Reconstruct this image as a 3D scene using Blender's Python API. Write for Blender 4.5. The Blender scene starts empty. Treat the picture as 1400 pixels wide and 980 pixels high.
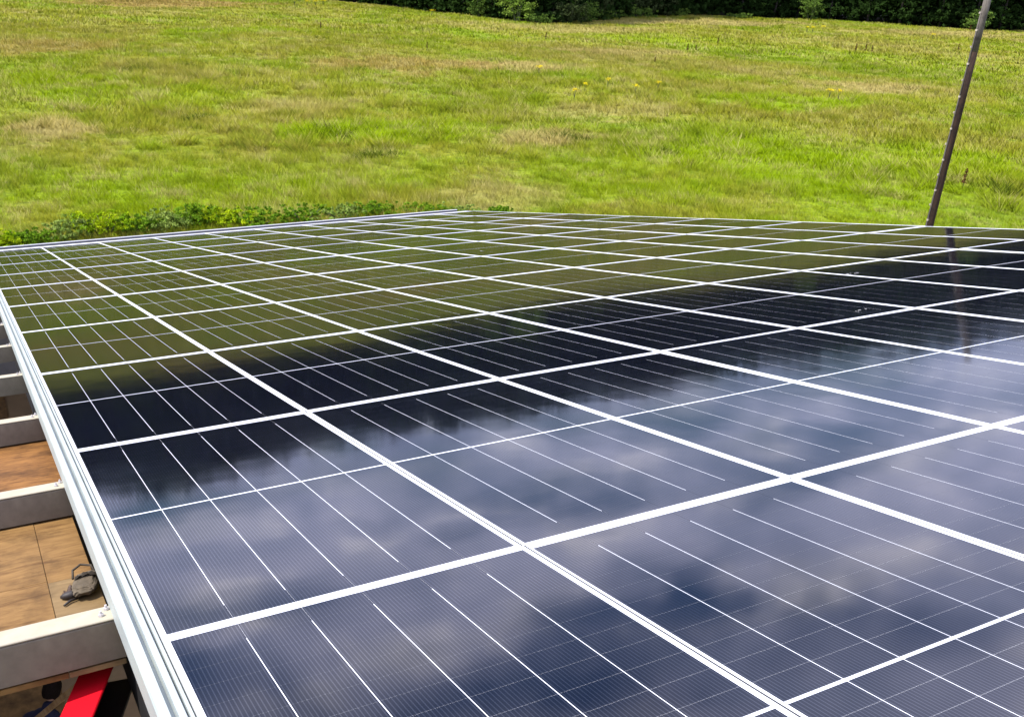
import bpy, bmesh, math, random
import numpy as np
from mathutils import Vector, Matrix, Euler

sc = bpy.context.scene
col = sc.collection
R = math.radians
rng = np.random.default_rng(7)
random.seed(7)

# ------------------------------------------------------------------ camera
SLOPE = R(12.8946)
CS, SN = math.cos(SLOPE), math.sin(SLOPE)
Z0 = 8.2                                   # height of the roof plane's origin
CAMLOC = (-0.319, -2.120, 9.912)

cam_d = bpy.data.cameras.new('camera')
cam = bpy.data.objects.new('camera', cam_d)
col.objects.link(cam)
right = Vector((0.8983, -0.4374, 0.0403))
down = Vector((-0.1407, -0.3733, -0.9170))
fwd = Vector((0.4161, 0.8181, -0.3969))
m = Matrix((right, -down, -fwd)).transposed().to_4x4()
m.translation = CAMLOC
cam.matrix_world = m
cam_d.sensor_width = 36.0
cam_d.lens = 1303.6 / 1400 * 36
cam_d.shift_x = (700 - 578.5) / 1400
cam_d.shift_y = (499.1 - 490) / 1400
cam_d.clip_start = 0.05
cam_d.clip_end = 6000
sc.camera = cam

# ------------------------------------------------------------------ sun and sky
SUN_EL, SUN_AZ = R(52), R(-72)             # azimuth from +Y towards +X
sun_dir = Vector((math.sin(SUN_AZ) * math.cos(SUN_EL), math.cos(SUN_AZ) * math.cos(SUN_EL), math.sin(SUN_EL)))
sun_d = bpy.data.lights.new('sun', 'SUN')
sun_d.energy = 4.7
sun_d.angle = R(0.53)
sun_d.color = (1.0, 0.95, 0.86)
sun = bpy.data.objects.new('sun', sun_d)
sun.rotation_euler = (-sun_dir).to_track_quat('-Z', 'Y').to_euler()
sun.location = (-30, 10, 60)
col.objects.link(sun)

world = bpy.data.worlds.new('World')
sc.world = world
world.use_nodes = True
wt = world.node_tree
wt.nodes.clear()


def N(t, kind, ins=None, **kw):
    n = t.nodes.new(kind)
    for k, v in kw.items():
        setattr(n, k, v)
    for k, v in (ins or {}).items():
        if isinstance(v, bpy.types.NodeSocket):
            t.links.new(v, n.inputs[k])
        else:
            n.inputs[k].default_value = v
    return n


def MATH(t, op, a, b=None, clamp=False):
    n = t.nodes.new('ShaderNodeMath')
    n.operation = op
    n.use_clamp = clamp
    for i, v in enumerate((a, b)):
        if v is None:
            continue
        if isinstance(v, bpy.types.NodeSocket):
            t.links.new(v, n.inputs[i])
        else:
            n.inputs[i].default_value = v
    return n.outputs[0]


def MIX(t, fac, a, b, mode='MIX'):
    n = t.nodes.new('ShaderNodeMix')
    n.data_type = 'RGBA'
    n.blend_type = mode
    for s, v in ((0, fac), (6, a), (7, b)):
        if isinstance(v, bpy.types.NodeSocket):
            t.links.new(v, n.inputs[s])
        else:
            n.inputs[s].default_value = v if s == 0 else (*v, 1) if len(v) == 3 else v
    return n.outputs[2]


def RAMP(t, fac, stops, interp='LINEAR'):
    n = t.nodes.new('ShaderNodeValToRGB')
    n.color_ramp.interpolation = interp
    els = n.color_ramp.elements
    while len(els) < len(stops):
        els.new(0.5)
    for e, (p, c) in zip(els, stops):
        e.position = p
        e.color = (c, c, c, 1) if isinstance(c, (int, float)) else (*c, 1)
    if isinstance(fac, bpy.types.NodeSocket):
        t.links.new(fac, n.inputs[0])
    return n.outputs[0]


def NOISE(t, vec, scale, detail=4, rough=0.55, dist=0.0):
    n = N(t, 'ShaderNodeTexNoise', {'Scale': scale, 'Detail': detail, 'Roughness': rough, 'Distortion': dist})
    t.links.new(vec, n.inputs['Vector'])
    return n.outputs[0]


CLOUD_Z = 19.3
sky = N(wt, 'ShaderNodeTexSky', sky_type='NISHITA', sun_disc=False, sun_elevation=SUN_EL,
        sun_rotation=SUN_AZ, altitude=100, air_density=1.0, dust_density=1.2, ozone_density=1.4)
tc = N(wt, 'ShaderNodeTexCoord')
sep = N(wt, 'ShaderNodeSeparateXYZ')
wt.links.new(tc.outputs['Generated'], sep.inputs[0])
zz = MATH(wt, 'ADD', MATH(wt, 'MAXIMUM', sep.outputs[2], 0.0), 0.16)
cv = N(wt, 'ShaderNodeCombineXYZ', {'X': MATH(wt, 'DIVIDE', sep.outputs[0], zz), 'Y': MATH(wt, 'DIVIDE', sep.outputs[1], zz), 'Z': CLOUD_Z})
c1 = NOISE(wt, cv.outputs[0], 1.5, 7, 0.56, 0.25)
cover = RAMP(wt, c1, [(0.33, 0.0), (0.60, 1.0)], 'EASE')
c2 = NOISE(wt, cv.outputs[0], 2.8, 6, 0.6, 0.3)
cloud = RAMP(wt, c2, [(0.30, (6.8, 8.0, 12.5)), (0.52, (12.8, 13.2, 18.5)), (0.72, (28.0, 26.5, 28.5))])
# distant cloud decks sink into blue-grey haze towards the horizon, all the way round
low = RAMP(wt, sep.outputs[2], [(0.03, (0.42, 0.50, 0.58)), (0.13, (1.0, 1.0, 1.0))])
cloud = MIX(wt, 1.0, cloud, low, 'MULTIPLY')
skyc = MIX(wt, cover, MIX(wt, 1.0, sky.outputs[0], (0.72, 0.9, 1.25), 'MULTIPLY'), cloud)
bg = N(wt, 'ShaderNodeBackground', {'Strength': 0.10})
wt.links.new(skyc, bg.inputs[0])
wo = N(wt, 'ShaderNodeOutputWorld')
wt.links.new(bg.outputs[0], wo.inputs[0])

sc.view_settings.view_transform = 'Standard'
sc.view_settings.look = 'None'
sc.view_settings.exposure = 0.55
sc.view_settings.gamma = 1.0


# ------------------------------------------------------------------ helpers
def tag(o, label=None, cat=None, group=None, kind=None):
    for k, v in (('label', label), ('category', cat), ('group', group), ('kind', kind)):
        if v:
            o[k] = v
    return o


def empty(name, loc=(0, 0, 0), rot=(0, 0, 0), **kw):
    o = bpy.data.objects.new(name, None)
    o.empty_display_size = 0.2
    o.location = loc
    o.rotation_euler = rot
    col.objects.link(o)
    return tag(o, **kw)


def link(name, mesh, parent=None, loc=None, **kw):
    o = bpy.data.objects.new(name, mesh)
    col.objects.link(o)
    if parent:
        o.parent = parent
    if loc is not None:
        o.location = loc
    return tag(o, **kw)


def bm_box(bm, lo, hi, mat=None):
    vs = [bm.verts.new(v) for v in ((lo[0], lo[1], lo[2]), (hi[0], lo[1], lo[2]), (hi[0], hi[1], lo[2]), (lo[0], hi[1], lo[2]),
                                    (lo[0], lo[1], hi[2]), (hi[0], lo[1], hi[2]), (hi[0], hi[1], hi[2]), (lo[0], hi[1], hi[2]))]
    for f in ((3, 2, 1, 0), (4, 5, 6, 7), (0, 1, 5, 4), (1, 2, 6, 5), (2, 3, 7, 6), (3, 0, 4, 7)):
        bm.faces.new([vs[i] for i in f])
    if mat is not None:
        for v in vs:
            v.co = mat @ v.co
    return vs


def bm_tube(bm, pts, rad, seg=10, caps=True):
    pts = [Vector(p) for p in pts]
    rad = rad if hasattr(rad, '__len__') else [rad] * len(pts)
    rings = []
    for i, p in enumerate(pts):
        d = (pts[min(i + 1, len(pts) - 1)] - pts[max(i - 1, 0)]).normalized()
        a = d.orthogonal().normalized() if i == 0 else (prev - prev.dot(d) * d).normalized()
        prev = a
        b = d.cross(a)
        rings.append([bm.verts.new(p + (a * math.cos(2 * math.pi * k / seg) + b * math.sin(2 * math.pi * k / seg)) * rad[i]) for k in range(seg)])
    for r0, r1 in zip(rings, rings[1:]):
        for k in range(seg):
            bm.faces.new((r0[k], r0[(k + 1) % seg], r1[(k + 1) % seg], r1[k]))
    if caps:
        bm.faces.new(rings[0][::-1])
        bm.faces.new(rings[-1])


def bm_mesh(name, bm, mat, smooth=False, bevel=0):
    bmesh.ops.recalc_face_normals(bm, faces=bm.faces)
    if bevel:
        bmesh.ops.bevel(bm, geom=list(bm.edges), offset=bevel, segments=1, affect='EDGES')
    me = bpy.data.meshes.new(name)
    bm.to_mesh(me)
    bm.free()
    me.materials.append(mat)
    if smooth:
        me.polygons.foreach_set('use_smooth', [True] * len(me.polygons))
    return me


def box_mesh(name, lo, hi, mat, bevel=0):
    bm = bmesh.new()
    bm_box(bm, lo, hi)
    return bm_mesh(name, bm, mat, bevel=bevel)


def np_mesh(name, verts, faces, mat, smooth=False, attrs=None):
    """faces: (n,k) int array with k = 3 or 4"""
    me = bpy.data.meshes.new(name)
    verts = np.asarray(verts, np.float32)
    faces = np.asarray(faces, np.int32)
    n, k = faces.shape
    me.vertices.add(len(verts))
    me.vertices.foreach_set('co', verts.ravel())
    me.loops.add(n * k)
    me.loops.foreach_set('vertex_index', faces.ravel())
    me.polygons.add(n)
    me.polygons.foreach_set('loop_start', np.arange(0, n * k, k, dtype=np.int32))
    me.polygons.foreach_set('loop_total', np.full(n, k, np.int32))
    if smooth:
        me.polygons.foreach_set('use_smooth', np.ones(n, bool))
    for an, av in (attrs or {}).items():
        a = me.attributes.new(an, 'FLOAT', 'POINT')
        a.data.foreach_set('value', np.asarray(av, np.float32))
    me.update()
    me.materials.append(mat)
    return me


def roof(x, y, n):
    """roof-plane coordinates to world"""
    return Vector((x, y * CS + n * SN, Z0 - y * SN + n * CS))


def vnoise(x, y, seed=0):
    xi, yi = np.floor(x).astype(np.int64), np.floor(y).astype(np.int64)
    fx, fy = x - xi, y - yi
    fx, fy = fx * fx * (3 - 2 * fx), fy * fy * (3 - 2 * fy)

    def h(a, b):
        v = (a * 374761393 + b * 668265263 + seed * 1442695041) & 0xFFFFFFFF
        v = ((v ^ (v >> 13)) * 1274126177) & 0xFFFFFFFF
        return ((v ^ (v >> 16)) & 0xFFFF) / 65535.0
    return (h(xi, yi) * (1 - fx) + h(xi + 1, yi) * fx) * (1 - fy) + (h(xi, yi + 1) * (1 - fx) + h(xi + 1, yi + 1) * fx) * fy


def fbm(x, y, seed=0, oct=4):
    s, a, t = 0, 1.0, 0
    for o in range(oct):
        s = s + a * vnoise(x * 2 ** o, y * 2 ** o, seed + o * 17)
        t += a
        a *= 0.5
    return s / t


# ------------------------------------------------------------------ materials
def new_mat(name):
    mt = bpy.data.materials.new(name)
    mt.use_nodes = True
    t = mt.node_tree
    return mt, t, t.nodes['Principled BSDF']


def simple(name, base, rough=0.5, metal=0.0, var=0.12, scale=6.0, bump=0.0, spec=0.5, dirt=None):
    mt, t, p = new_mat(name)
    tcn = N(t, 'ShaderNodeTexCoord')
    nz = NOISE(t, tcn.outputs['Object'], scale, 5, 0.6)
    lo = tuple(c * (1 - var) for c in base)
    hi = tuple(min(1, c * (1 + var)) for c in base)
    c = RAMP(t, nz, [(0.3, lo), (0.7, hi)])
    if dirt:
        nd = NOISE(t, tcn.outputs['Object'], scale * 0.45, 6, 0.65)
        c = MIX(t, RAMP(t, nd, [(0.5, 0.0), (0.72, 0.75)]), c, dirt)
    t.links.new(c, p.inputs['Base Color'])
    p.inputs['Roughness'].default_value = rough
    p.inputs['Metallic'].default_value = metal
    p.inputs['Specular IOR Level'].default_value = spec
    if bump:
        b = N(t, 'ShaderNodeBump', {'Strength': bump, 'Distance': 0.01})
        t.links.new(NOISE(t, tcn.outputs['Object'], scale * 5, 4, 0.6), b.inputs['Height'])
        t.links.new(b.outputs[0], p.inputs['Normal'])
    return mt


GLASS_ROUGH = 0.062
GLASS_IOR = 1.5


def glassy(name):
    """anti-reflective, finely textured module glass over a printed ground colour; returns the Diffuse node for the colour"""
    mt = bpy.data.materials.new(name)
    mt.use_nodes = True
    t = mt.node_tree
    t.nodes.clear()
    g = N(t, 'ShaderNodeNewGeometry')
    wv = N(t, 'ShaderNodeBump', {'Strength': 0.05, 'Distance': 0.02})
    t.links.new(NOISE(t, g.outputs['Position'], 2.2, 2, 0.5), wv.inputs['Height'])
    d = N(t, 'ShaderNodeBsdfDiffuse')
    gl = N(t, 'ShaderNodeBsdfGlossy')
    gl.inputs['Color'].default_value = (1, 1, 1, 1)
    d1 = NOISE(t, g.outputs['Position'], 1.7, 6, 0.65)
    t.links.new(RAMP(t, d1, [(0.35, GLASS_ROUGH * 0.8), (0.75, GLASS_ROUGH * 1.5)]), gl.inputs['Roughness'])
    t.links.new(wv.outputs[0], gl.inputs['Normal'])
    fr = N(t, 'ShaderNodeFresnel', {'IOR': GLASS_IOR})
    f = fr.outputs[0]
    fac = MATH(t, 'DIVIDE', f, MATH(t, 'ADD', MATH(t, 'MULTIPLY', f, 1.25), 1.0))
    mx = N(t, 'ShaderNodeMixShader', {0: fac})
    t.links.new(d.outputs[0], mx.inputs[1])
    t.links.new(gl.outputs[0], mx.inputs[2])
    o = N(t, 'ShaderNodeOutputMaterial')
    t.links.new(mx.outputs[0], o.inputs[0])
    return mt, t, d, g, (mx, fac)


CELLP = 0.0934      # pitch of the half cells along the slope
COLP = 0.1850       # pitch of the cell columns

# solar cell: dark blue silicon under glass with the silver busbar wires printed along the slope
M_CELL, t, p, g, (mx_, fac_) = glassy('solar_cell_glass')
tco = N(t, 'ShaderNodeTexCoord')
sp = N(t, 'ShaderNodeSeparateXYZ')
t.links.new(tco.outputs['Object'], sp.inputs[0])
fx = MATH(t, 'FRACT', MATH(t, 'MULTIPLY', sp.outputs[0], 16 / 0.1815))
wire = MATH(t, 'LESS_THAN', MATH(t, 'ABSOLUTE', MATH(t, 'SUBTRACT', fx, 0.5)), 0.13)
fy = MATH(t, 'FRACT', MATH(t, 'MULTIPLY', sp.outputs[1], 1 / CELLP))
edge = MATH(t, 'LESS_THAN', MATH(t, 'ABSOLUTE', MATH(t, 'SUBTRACT', fy, 0.0)), 0.016)
vn = NOISE(t, g.outputs['Position'], 3.0, 2, 0.5)
basec = RAMP(t, vn, [(0.3, (0.0006, 0.0010, 0.0038)), (0.7, (0.0009, 0.0014, 0.0055))])
# the silver wires glint: they mirror a little more of the sky than the silicon
t.links.new(MATH(t, 'ADD', fac_, MATH(t, 'MULTIPLY', wire, 0.038)), mx_.inputs[0])
c = MIX(t, MATH(t, 'MULTIPLY', wire, 0.8), basec, (0.010, 0.011, 0.016))
c = MIX(t, MATH(t, 'MULTIPLY', edge, MATH(t, 'ADD', MATH(t, 'MULTIPLY', wire, 0.6), 0.25)), c, (0.07, 0.075, 0.09))
dust = NOISE(t, g.outputs['Position'], 5.5, 8, 0.7)
c = MIX(t, RAMP(t, dust, [(0.55, 0.0), (0.8, 0.006)]), c, (0.35, 0.34, 0.30))
t.links.new(c, p.inputs['Color'])

M_LAM, t, p, g, _ = glassy('white_backsheet_glass')
p.inputs['Color'].default_value = (0.72, 0.74, 0.78, 1)

M_FRAME = simple('silver_frame', (0.68, 0.70, 0.72), 0.38, 0.0, 0.04, 9.0, 0.02)
M_TRIM = simple('galvanised_trim', (0.35, 0.39, 0.375), 0.5, 0.1, 0.10, 5.0, 0.03, dirt=(0.36, 0.38, 0.33))
M_EAVE = simple('eave_flashing', (0.55, 0.56, 0.58), 0.5, 0.0, 0.08, 2.0)
M_EAVESHADED = simple('eave_face_shaded', (0.060, 0.061, 0.064), 0.6, 0.0, 0.1, 2.0)  # lip face coloured dark in place of its shade
M_PURLIN = simple('galvanised_purlin', (0.165, 0.138, 0.100), 0.6, 0.0, 0.2, 9.0, 0.05, spec=0.2, dirt=(0.105, 0.088, 0.062))  # base darkened so the webs read as shaded
M_LITTOP = simple('lit_top_strip', (0.37, 0.335, 0.25), 0.8, 0.0, 0.12, 5.0, 0.08, spec=0.2, dirt=(0.30, 0.235, 0.125))  # pale colour that paints the sunlit tops of the purlins
M_BOLT = simple('zinc_bolt', (0.50, 0.47, 0.46), 0.5, 0.2, 0.15, 60.0)
M_SEAL = simple('rubber_seal', (0.020, 0.021, 0.020), 0.7, 0.0, 0.1)
M_RED = simple('red_paint', (0.56, 0.003, 0.012), 0.7, 0.0, 0.06, 5.0, spec=0.12)
M_SHADEDSTEEL = simple('shaded_steel', (0.012, 0.011, 0.011), 0.6, 0.0, 0.3, 8.0)  # near black stands in for steel in shade
M_SUNBLOCK = simple('block_sheet_dark', (0.05, 0.05, 0.052), 0.85, 0.0, 0.25, 9.0, 0.1)  # for the added sheet that blocks the sun
M_WALL = simple('fibre_cement', (0.28, 0.27, 0.25), 0.85, 0.0, 0.15, 3.0, 0.05)
M_DIRT = simple('dirt', (0.20, 0.11, 0.035), 0.95, 0.0, 0.5, 7.0, 0.5)
M_CONC = simple('concrete', (0.36, 0.245, 0.125), 0.9, 0.0, 0.15, 2.0, 0.05)
M_CANVAS = simple('canvas', (0.095, 0.072, 0.043), 0.9, 0.0, 0.25, 25.0, 0.4, dirt=(0.09, 0.07, 0.05))
M_SPLASH = simple('chalky_white', (0.34, 0.34, 0.32), 0.9, 0.0, 0.1, 40.0)
M_STRAP = simple('worn_webbing', (0.060, 0.046, 0.030), 0.9, 0.0, 0.3, 40.0, 0.4)
M_BLACK = simple('black_rubber', (0.020, 0.014, 0.011), 0.6, 0.0, 0.2)
M_PINK = simple('faded_cloth', (0.155, 0.105, 0.082), 0.6, 0.0, 0.1)
M_SKIN = simple('skin', (0.40, 0.22, 0.15), 0.55, 0.0, 0.06)
M_HAIR = simple('dark_hair', (0.010, 0.006, 0.004), 0.8, 0.0, 0.3, 60.0, 0.4, spec=0.08)
M_NAVY = simple('navy_cloth', (0.010, 0.011, 0.036), 0.9, 0.0, 0.2, 18.0, 0.3)
M_JEANS = simple('dark_trousers', (0.025, 0.026, 0.032), 0.9, 0.0, 0.2, 18.0, 0.3)


def wood(name, light, dark, stretch=(1.2, 14, 14), scale=2.2, rough=0.75, stain=None):
    mt, t, p = new_mat(name)
    p.inputs['Specular IOR Level'].default_value = 0.2
    tcn = N(t, 'ShaderNodeTexCoord')
    mp = N(t, 'ShaderNodeMapping')
    mp.inputs['Scale'].default_value = stretch
    t.links.new(tcn.outputs['Object'], mp.inputs[0])
    n1 = NOISE(t, mp.outputs[0], scale, 7, 0.62, 0.9)
    c = RAMP(t, n1, [(0.30, dark), (0.48, tuple((a + b) / 2 for a, b in zip(light, dark))), (0.72, light)])
    n2 = NOISE(t, tcn.outputs['Object'], 6.0, 5, 0.6)
    c = MIX(t, RAMP(t, n2, [(0.48, 0.0), (0.70, 0.75)]), c, stain or tuple(x * 0.5 for x in dark))
    t.links.new(c, p.inputs['Base Color'])
    p.inputs['Roughness'].default_value = rough
    b = N(t, 'ShaderNodeBump', {'Strength': 0.15, 'Distance': 0.004})
    t.links.new(n1, b.inputs['Height'])
    t.links.new(b.outputs[0], p.inputs['Normal'])
    return mt


M_PLY = wood('plywood', (0.27, 0.155, 0.052), (0.110, 0.054, 0.016), (2, 11, 11), 2.4)
M_PLYDARK = wood('stained_plywood', (0.28, 0.130, 0.034), (0.08, 0.032, 0.008), (3, 12, 12), 3.0)
M_PLYPALE = wood('pale_plywood', (0.24, 0.16, 0.072), (0.14, 0.090, 0.038), (2, 10, 10), 2.4)
M_PLANK = wood('timber_plank', (0.44, 0.28, 0.13), (0.25, 0.13, 0.05))
M_POLE = wood('weathered_pole', (0.058, 0.034, 0.022), (0.010, 0.006, 0.004), (16, 16, 0.8), 2.5, 0.85, stain=(0.015, 0.010, 0.008))
M_POLEGREY = wood('bleached_pole', (0.17, 0.15, 0.125), (0.075, 0.064, 0.052), (16, 16, 0.8), 2.5, 0.85)
M_BARK = simple('bark', (0.030, 0.024, 0.018), 0.95, 0.0, 0.35, 4.0, 0.6)


# the meadow's own colours: green, yellow-green, hay and reddish patches of grass
def meadow_group():
    gt = bpy.data.node_groups.new('meadow_colour', 'ShaderNodeTree')
    gt.interface.new_socket('Color', in_out='OUTPUT', socket_type='NodeSocketColor')
    gg = N(gt, 'ShaderNodeNewGeometry')
    mp = N(gt, 'ShaderNodeMapping')
    mp.inputs['Rotation'].default_value = (0, 0, R(28))
    mp.inputs['Scale'].default_value = (1.0, 0.62, 0.0)
    gt.links.new(gg.outputs['Position'], mp.inputs[0])
    v = mp.outputs[0]
    a = NOISE(gt, v, 0.040, 6, 0.62, 0.5)
    c = RAMP(gt, a, [(0.28, (0.165, 0.260, 0.006)), (0.42, (0.220, 0.280, 0.013)), (0.52, (0.275, 0.282, 0.024)),
                     (0.62, (0.295, 0.272, 0.050)), (0.76, (0.320, 0.252, 0.068))])
    b = NOISE(gt, v, 0.13, 6, 0.65, 0.6)
    c = MIX(gt, RAMP(gt, b, [(0.55, 0.0), (0.70, 0.85)]), c, (0.190, 0.305, 0.003))
    d = NOISE(gt, v, 0.45, 5, 0.65, 0.4)
    c = MIX(gt, RAMP(gt, d, [(0.56, 0.0), (0.76, 0.60)]), c, (0.31, 0.26, 0.075))
    e = NOISE(gt, v, 0.9, 4, 0.6)
    c = MIX(gt, RAMP(gt, e, [(0.28, 0.60), (0.46, 0.0)]), c, (0.085, 0.140, 0.010))
    # patches where the sward itself differs: lush short grass, and ripe hay-coloured grass
    wob = N(gt, 'ShaderNodeTexNoise', {'Scale': 0.22, 'Detail': 5, 'Roughness': 0.6})
    gt.links.new(gg.outputs['Position'], wob.inputs['Vector'])
    fine_ = NOISE(gt, gg.outputs['Position'], 1.6, 4, 0.65)

    def patch(cx_, cy_, rx, ry, colour, amount):
        nonlocal c
        sub = N(gt, 'ShaderNodeVectorMath', operation='SUBTRACT')
        gt.links.new(gg.outputs['Position'], sub.inputs[0])
        sub.inputs[1].default_value = (cx_, cy_, 0)
        mul = N(gt, 'ShaderNodeVectorMath', operation='MULTIPLY')
        gt.links.new(sub.outputs[0], mul.inputs[0])
        mul.inputs[1].default_value = (1 / rx, 1 / ry, 0)
        ln = N(gt, 'ShaderNodeVectorMath', operation='LENGTH')
        gt.links.new(mul.outputs[0], ln.inputs[0])
        dd = MATH(gt, 'ADD', ln.outputs['Value'], MATH(gt, 'MULTIPLY', MATH(gt, 'SUBTRACT', wob.outputs[0], 0.5), 2.6))
        dd = MATH(gt, 'ADD', dd, MATH(gt, 'MULTIPLY', MATH(gt, 'SUBTRACT', fine_, 0.5), 1.6))
        c = MIX(gt, RAMP(gt, dd, [(0.55, amount), (1.0, 0.0)]), c, colour)

    LUSH, HAY, RED = (0.235, 0.345, 0.003), (0.43, 0.34, 0.12), (0.36, 0.225, 0.075)
    for px_, py_, rx_, ry_, col_, am in (
            (21, 49.5, 7.5, 4.0, LUSH, .95), (29, 48.5, 6, 3.0, LUSH, .8), (59, 53, 9, 5, LUSH, .95), (41, 37.5, 7, 7, LUSH, .8), (34, 118, 11, 6, LUSH, .8),
            (8, 73, 6, 8, LUSH, .65), (27, 33, 9, 3, LUSH, .7), (37, 28, 7, 4, LUSH, .6), (65, 69, 7, 5, LUSH, .7), (7, 40, 6, 4, LUSH, .6), (93, 115, 16, 9, LUSH, .5),
            (51, 79, 7, 6, HAY, .85), (76, 60, 9, 5, HAY, .8), (90, 130, 22, 9, HAY, .6), (129, 144, 26, 9, HAY, .8), (36, 178, 22, 12, RED, .8), (40, 83, 13, 7, RED, .6),
            (9, 101, 11, 8, RED, .5), (75, 95, 9, 6, HAY, .7), (5, 54, 3, 4, HAY, .8), (32, 46, 5, 3.0, HAY, .8), (170, 124, 26, 8, HAY, .7), (42, 54, 7, 4, HAY, .5),
            (21, 60, 5, 5, HAY, .5), (22, 34, 4, 3, HAY, .5),
            (11, 37, 9, 4, LUSH, .55), (17, 41, 8, 5, LUSH, .5), (49, 33, 8, 6, LUSH, .6), (14, 66, 9, 6, LUSH, .5), (30, 38, 7, 4, LUSH, .5)):
        patch(px_, py_, rx_, ry_, col_, am)
    go = N(gt, 'NodeGroupOutput')
    gt.links.new(c, go.inputs[0])
    return gt


MG = meadow_group()


def leafy(name, colour_socket_fn, transl=0.3, up=0.5, gloss=0.0):
    mt = bpy.data.materials.new(name)
    mt.use_nodes = True
    t = mt.node_tree
    t.nodes.clear()
    c = colour_socket_fn(t)
    gm = N(t, 'ShaderNodeNewGeometry')
    vm = N(t, 'ShaderNodeVectorMath', operation='SCALE')
    t.links.new(gm.outputs['Normal'], vm.inputs[0])
    vm.inputs['Scale'].default_value = 1 - up
    va_ = N(t, 'ShaderNodeVectorMath', operation='ADD')
    t.links.new(vm.outputs[0], va_.inputs[0])
    va_.inputs[1].default_value = (0, 0, up)
    vn_ = N(t, 'ShaderNodeVectorMath', operation='NORMALIZE')
    t.links.new(va_.outputs[0], vn_.inputs[0])
    d = N(t, 'ShaderNodeBsdfDiffuse')
    t.links.new(vn_.outputs[0], d.inputs['Normal'])
    tr = N(t, 'ShaderNodeBsdfTranslucent')
    t.links.new(c, d.inputs[0])
    t.links.new(MIX(t, 1.0, c, (1.0, 0.95, 0.35), 'MULTIPLY'), tr.inputs[0])
    mx = N(t, 'ShaderNodeMixShader', {0: transl})
    t.links.new(d.outputs[0], mx.inputs[1])
    t.links.new(tr.outputs[0], mx.inputs[2])
    o = N(t, 'ShaderNodeOutputMaterial')
    t.links.new(mx.outputs[0], o.inputs[0])
    return mt


def c_meadow(t):
    gn = t.nodes.new('ShaderNodeGroup')
    gn.node_tree = MG
    at = N(t, 'ShaderNodeAttribute', attribute_name='tint')
    f = at.outputs['Fac']
    c = MIX(t, RAMP(t, f, [(0.0, 0.55), (0.32, 0.0)]), gn.outputs[0], (0.065, 0.140, 0.005))
    c = MIX(t, RAMP(t, f, [(0.62, 0.0), (1.0, 0.75)]), c, (0.44, 0.38, 0.15))
    return c


M_GRASS = leafy('meadow_grass', c_meadow, 0.22, 0.72)


def c_leaf(lo, hi):
    def fn(t):
        at = N(t, 'ShaderNodeAttribute', attribute_name='tint')
        return RAMP(t, at.outputs['Fac'], [(0.0, lo), (1.0, hi)])
    return fn


M_TREELEAF = leafy('tree_leaf', c_leaf((0.008, 0.018, 0.004), (0.028, 0.056, 0.012)), 0.15, 0.35)
M_OLIVELEAF = leafy('olive_leaf', c_leaf((0.016, 0.026, 0.008), (0.060, 0.082, 0.028)), 0.15, 0.35)
M_BUSHLEAF = leafy('bush_leaf', c_leaf((0.050, 0.125, 0.008), (0.170, 0.300, 0.016)), 0.25, 0.6)
M_SHRUB = leafy('shrub_leaf', c_leaf((0.040, 0.085, 0.014), (0.150, 0.235, 0.040)), 0.2, 0.5)
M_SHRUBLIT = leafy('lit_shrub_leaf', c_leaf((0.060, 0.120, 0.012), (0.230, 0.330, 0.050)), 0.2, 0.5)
M_RANK = leafy('rank_grass', c_leaf((0.014, 0.032, 0.004), (0.150, 0.210, 0.015)), 0.2, 0.5)
M_NETTLE = leafy('nettle_leaf', c_leaf((0.110, 0.190, 0.025), (0.270, 0.350, 0.080)), 0.25, 0.65)
M_LIME = leafy('lime_leaf', c_leaf((0.120, 0.240, 0.006), (0.380, 0.480, 0.012)), 0.3, 0.65)
M_FLOWER = leafy('yellow_petal', c_leaf((0.60, 0.46, 0.01), (0.80, 0.66, 0.02)), 0.2)
M_DOCK = leafy('dock_seed', c_leaf((0.045, 0.020, 0.010), (0.13, 0.055, 0.025)), 0.1)
M_STEM = simple('stem', (0.07, 0.085, 0.03), 0.8)

mt, t, p = new_mat('meadow_ground')
gn = t.nodes.new('ShaderNodeGroup')
gn.node_tree = MG
g = N(t, 'ShaderNodeNewGeometry')
fine = NOISE(t, g.outputs['Position'], 3.0, 6, 0.7)
t.links.new(MIX(t, RAMP(t, fine, [(0.35, 0.65), (0.6, 0.0)]), gn.outputs[0], (0.045, 0.075, 0.010)), p.inputs['Base Color'])
p.inputs['Roughness'].default_value = 0.95
p.inputs['Specular IOR Level'].default_value = 0.1
bp_ = N(t, 'ShaderNodeBump', {'Strength': 0.9, 'Distance': 0.25})
t.links.new(fine, bp_.inputs['Height'])
t.links.new(bp_.outputs[0], p.inputs['Normal'])
M_GROUND = mt
M_WOODFLOOR = simple('shaded_leaf_litter', (0.022, 0.020, 0.012), 0.95, 0.0, 0.4, 0.8, spec=0.1)  # leaf litter, darkened to stand in for the trees' shade


# ------------------------------------------------------------------ ground
# the wood's edge runs along the far side of the meadow
EDGE = [(-30, 232), (8, 226), (24, 216), (38, 196), (52, 199), (66, 206), (74, 203), (78, 190), (82, 173), (84, 151), (88, 141), (94, 141),
        (110, 150), (142, 161), (168, 157), (180, 139), (190, 132), (206, 131), (236, 120)]
_ea = np.array([math.atan2(x, y) for x, y in EDGE])
_ed = np.array([math.hypot(x, y) for x, y in EDGE])


def edge_dist(a):
    return np.interp(a, _ea, _ed)


def ground_z(x, y):
    d = np.hypot(x, y)
    far = np.clip((d - 26) / 30, 0, 1)
    z = (fbm(x / 34, y / 34, 5, 3) - 0.5) * 1.1 * far
    lump = fbm(x / 3.2, y / 3.2, 11, 3) - 0.5
    patch = np.clip((fbm(x / 21, y / 21, 23, 2) - 0.42) * 4, 0, 1)
    z = z + lump * 0.55 * patch * np.clip((d - 20) / 10, 0, 1)
    return z


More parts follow.
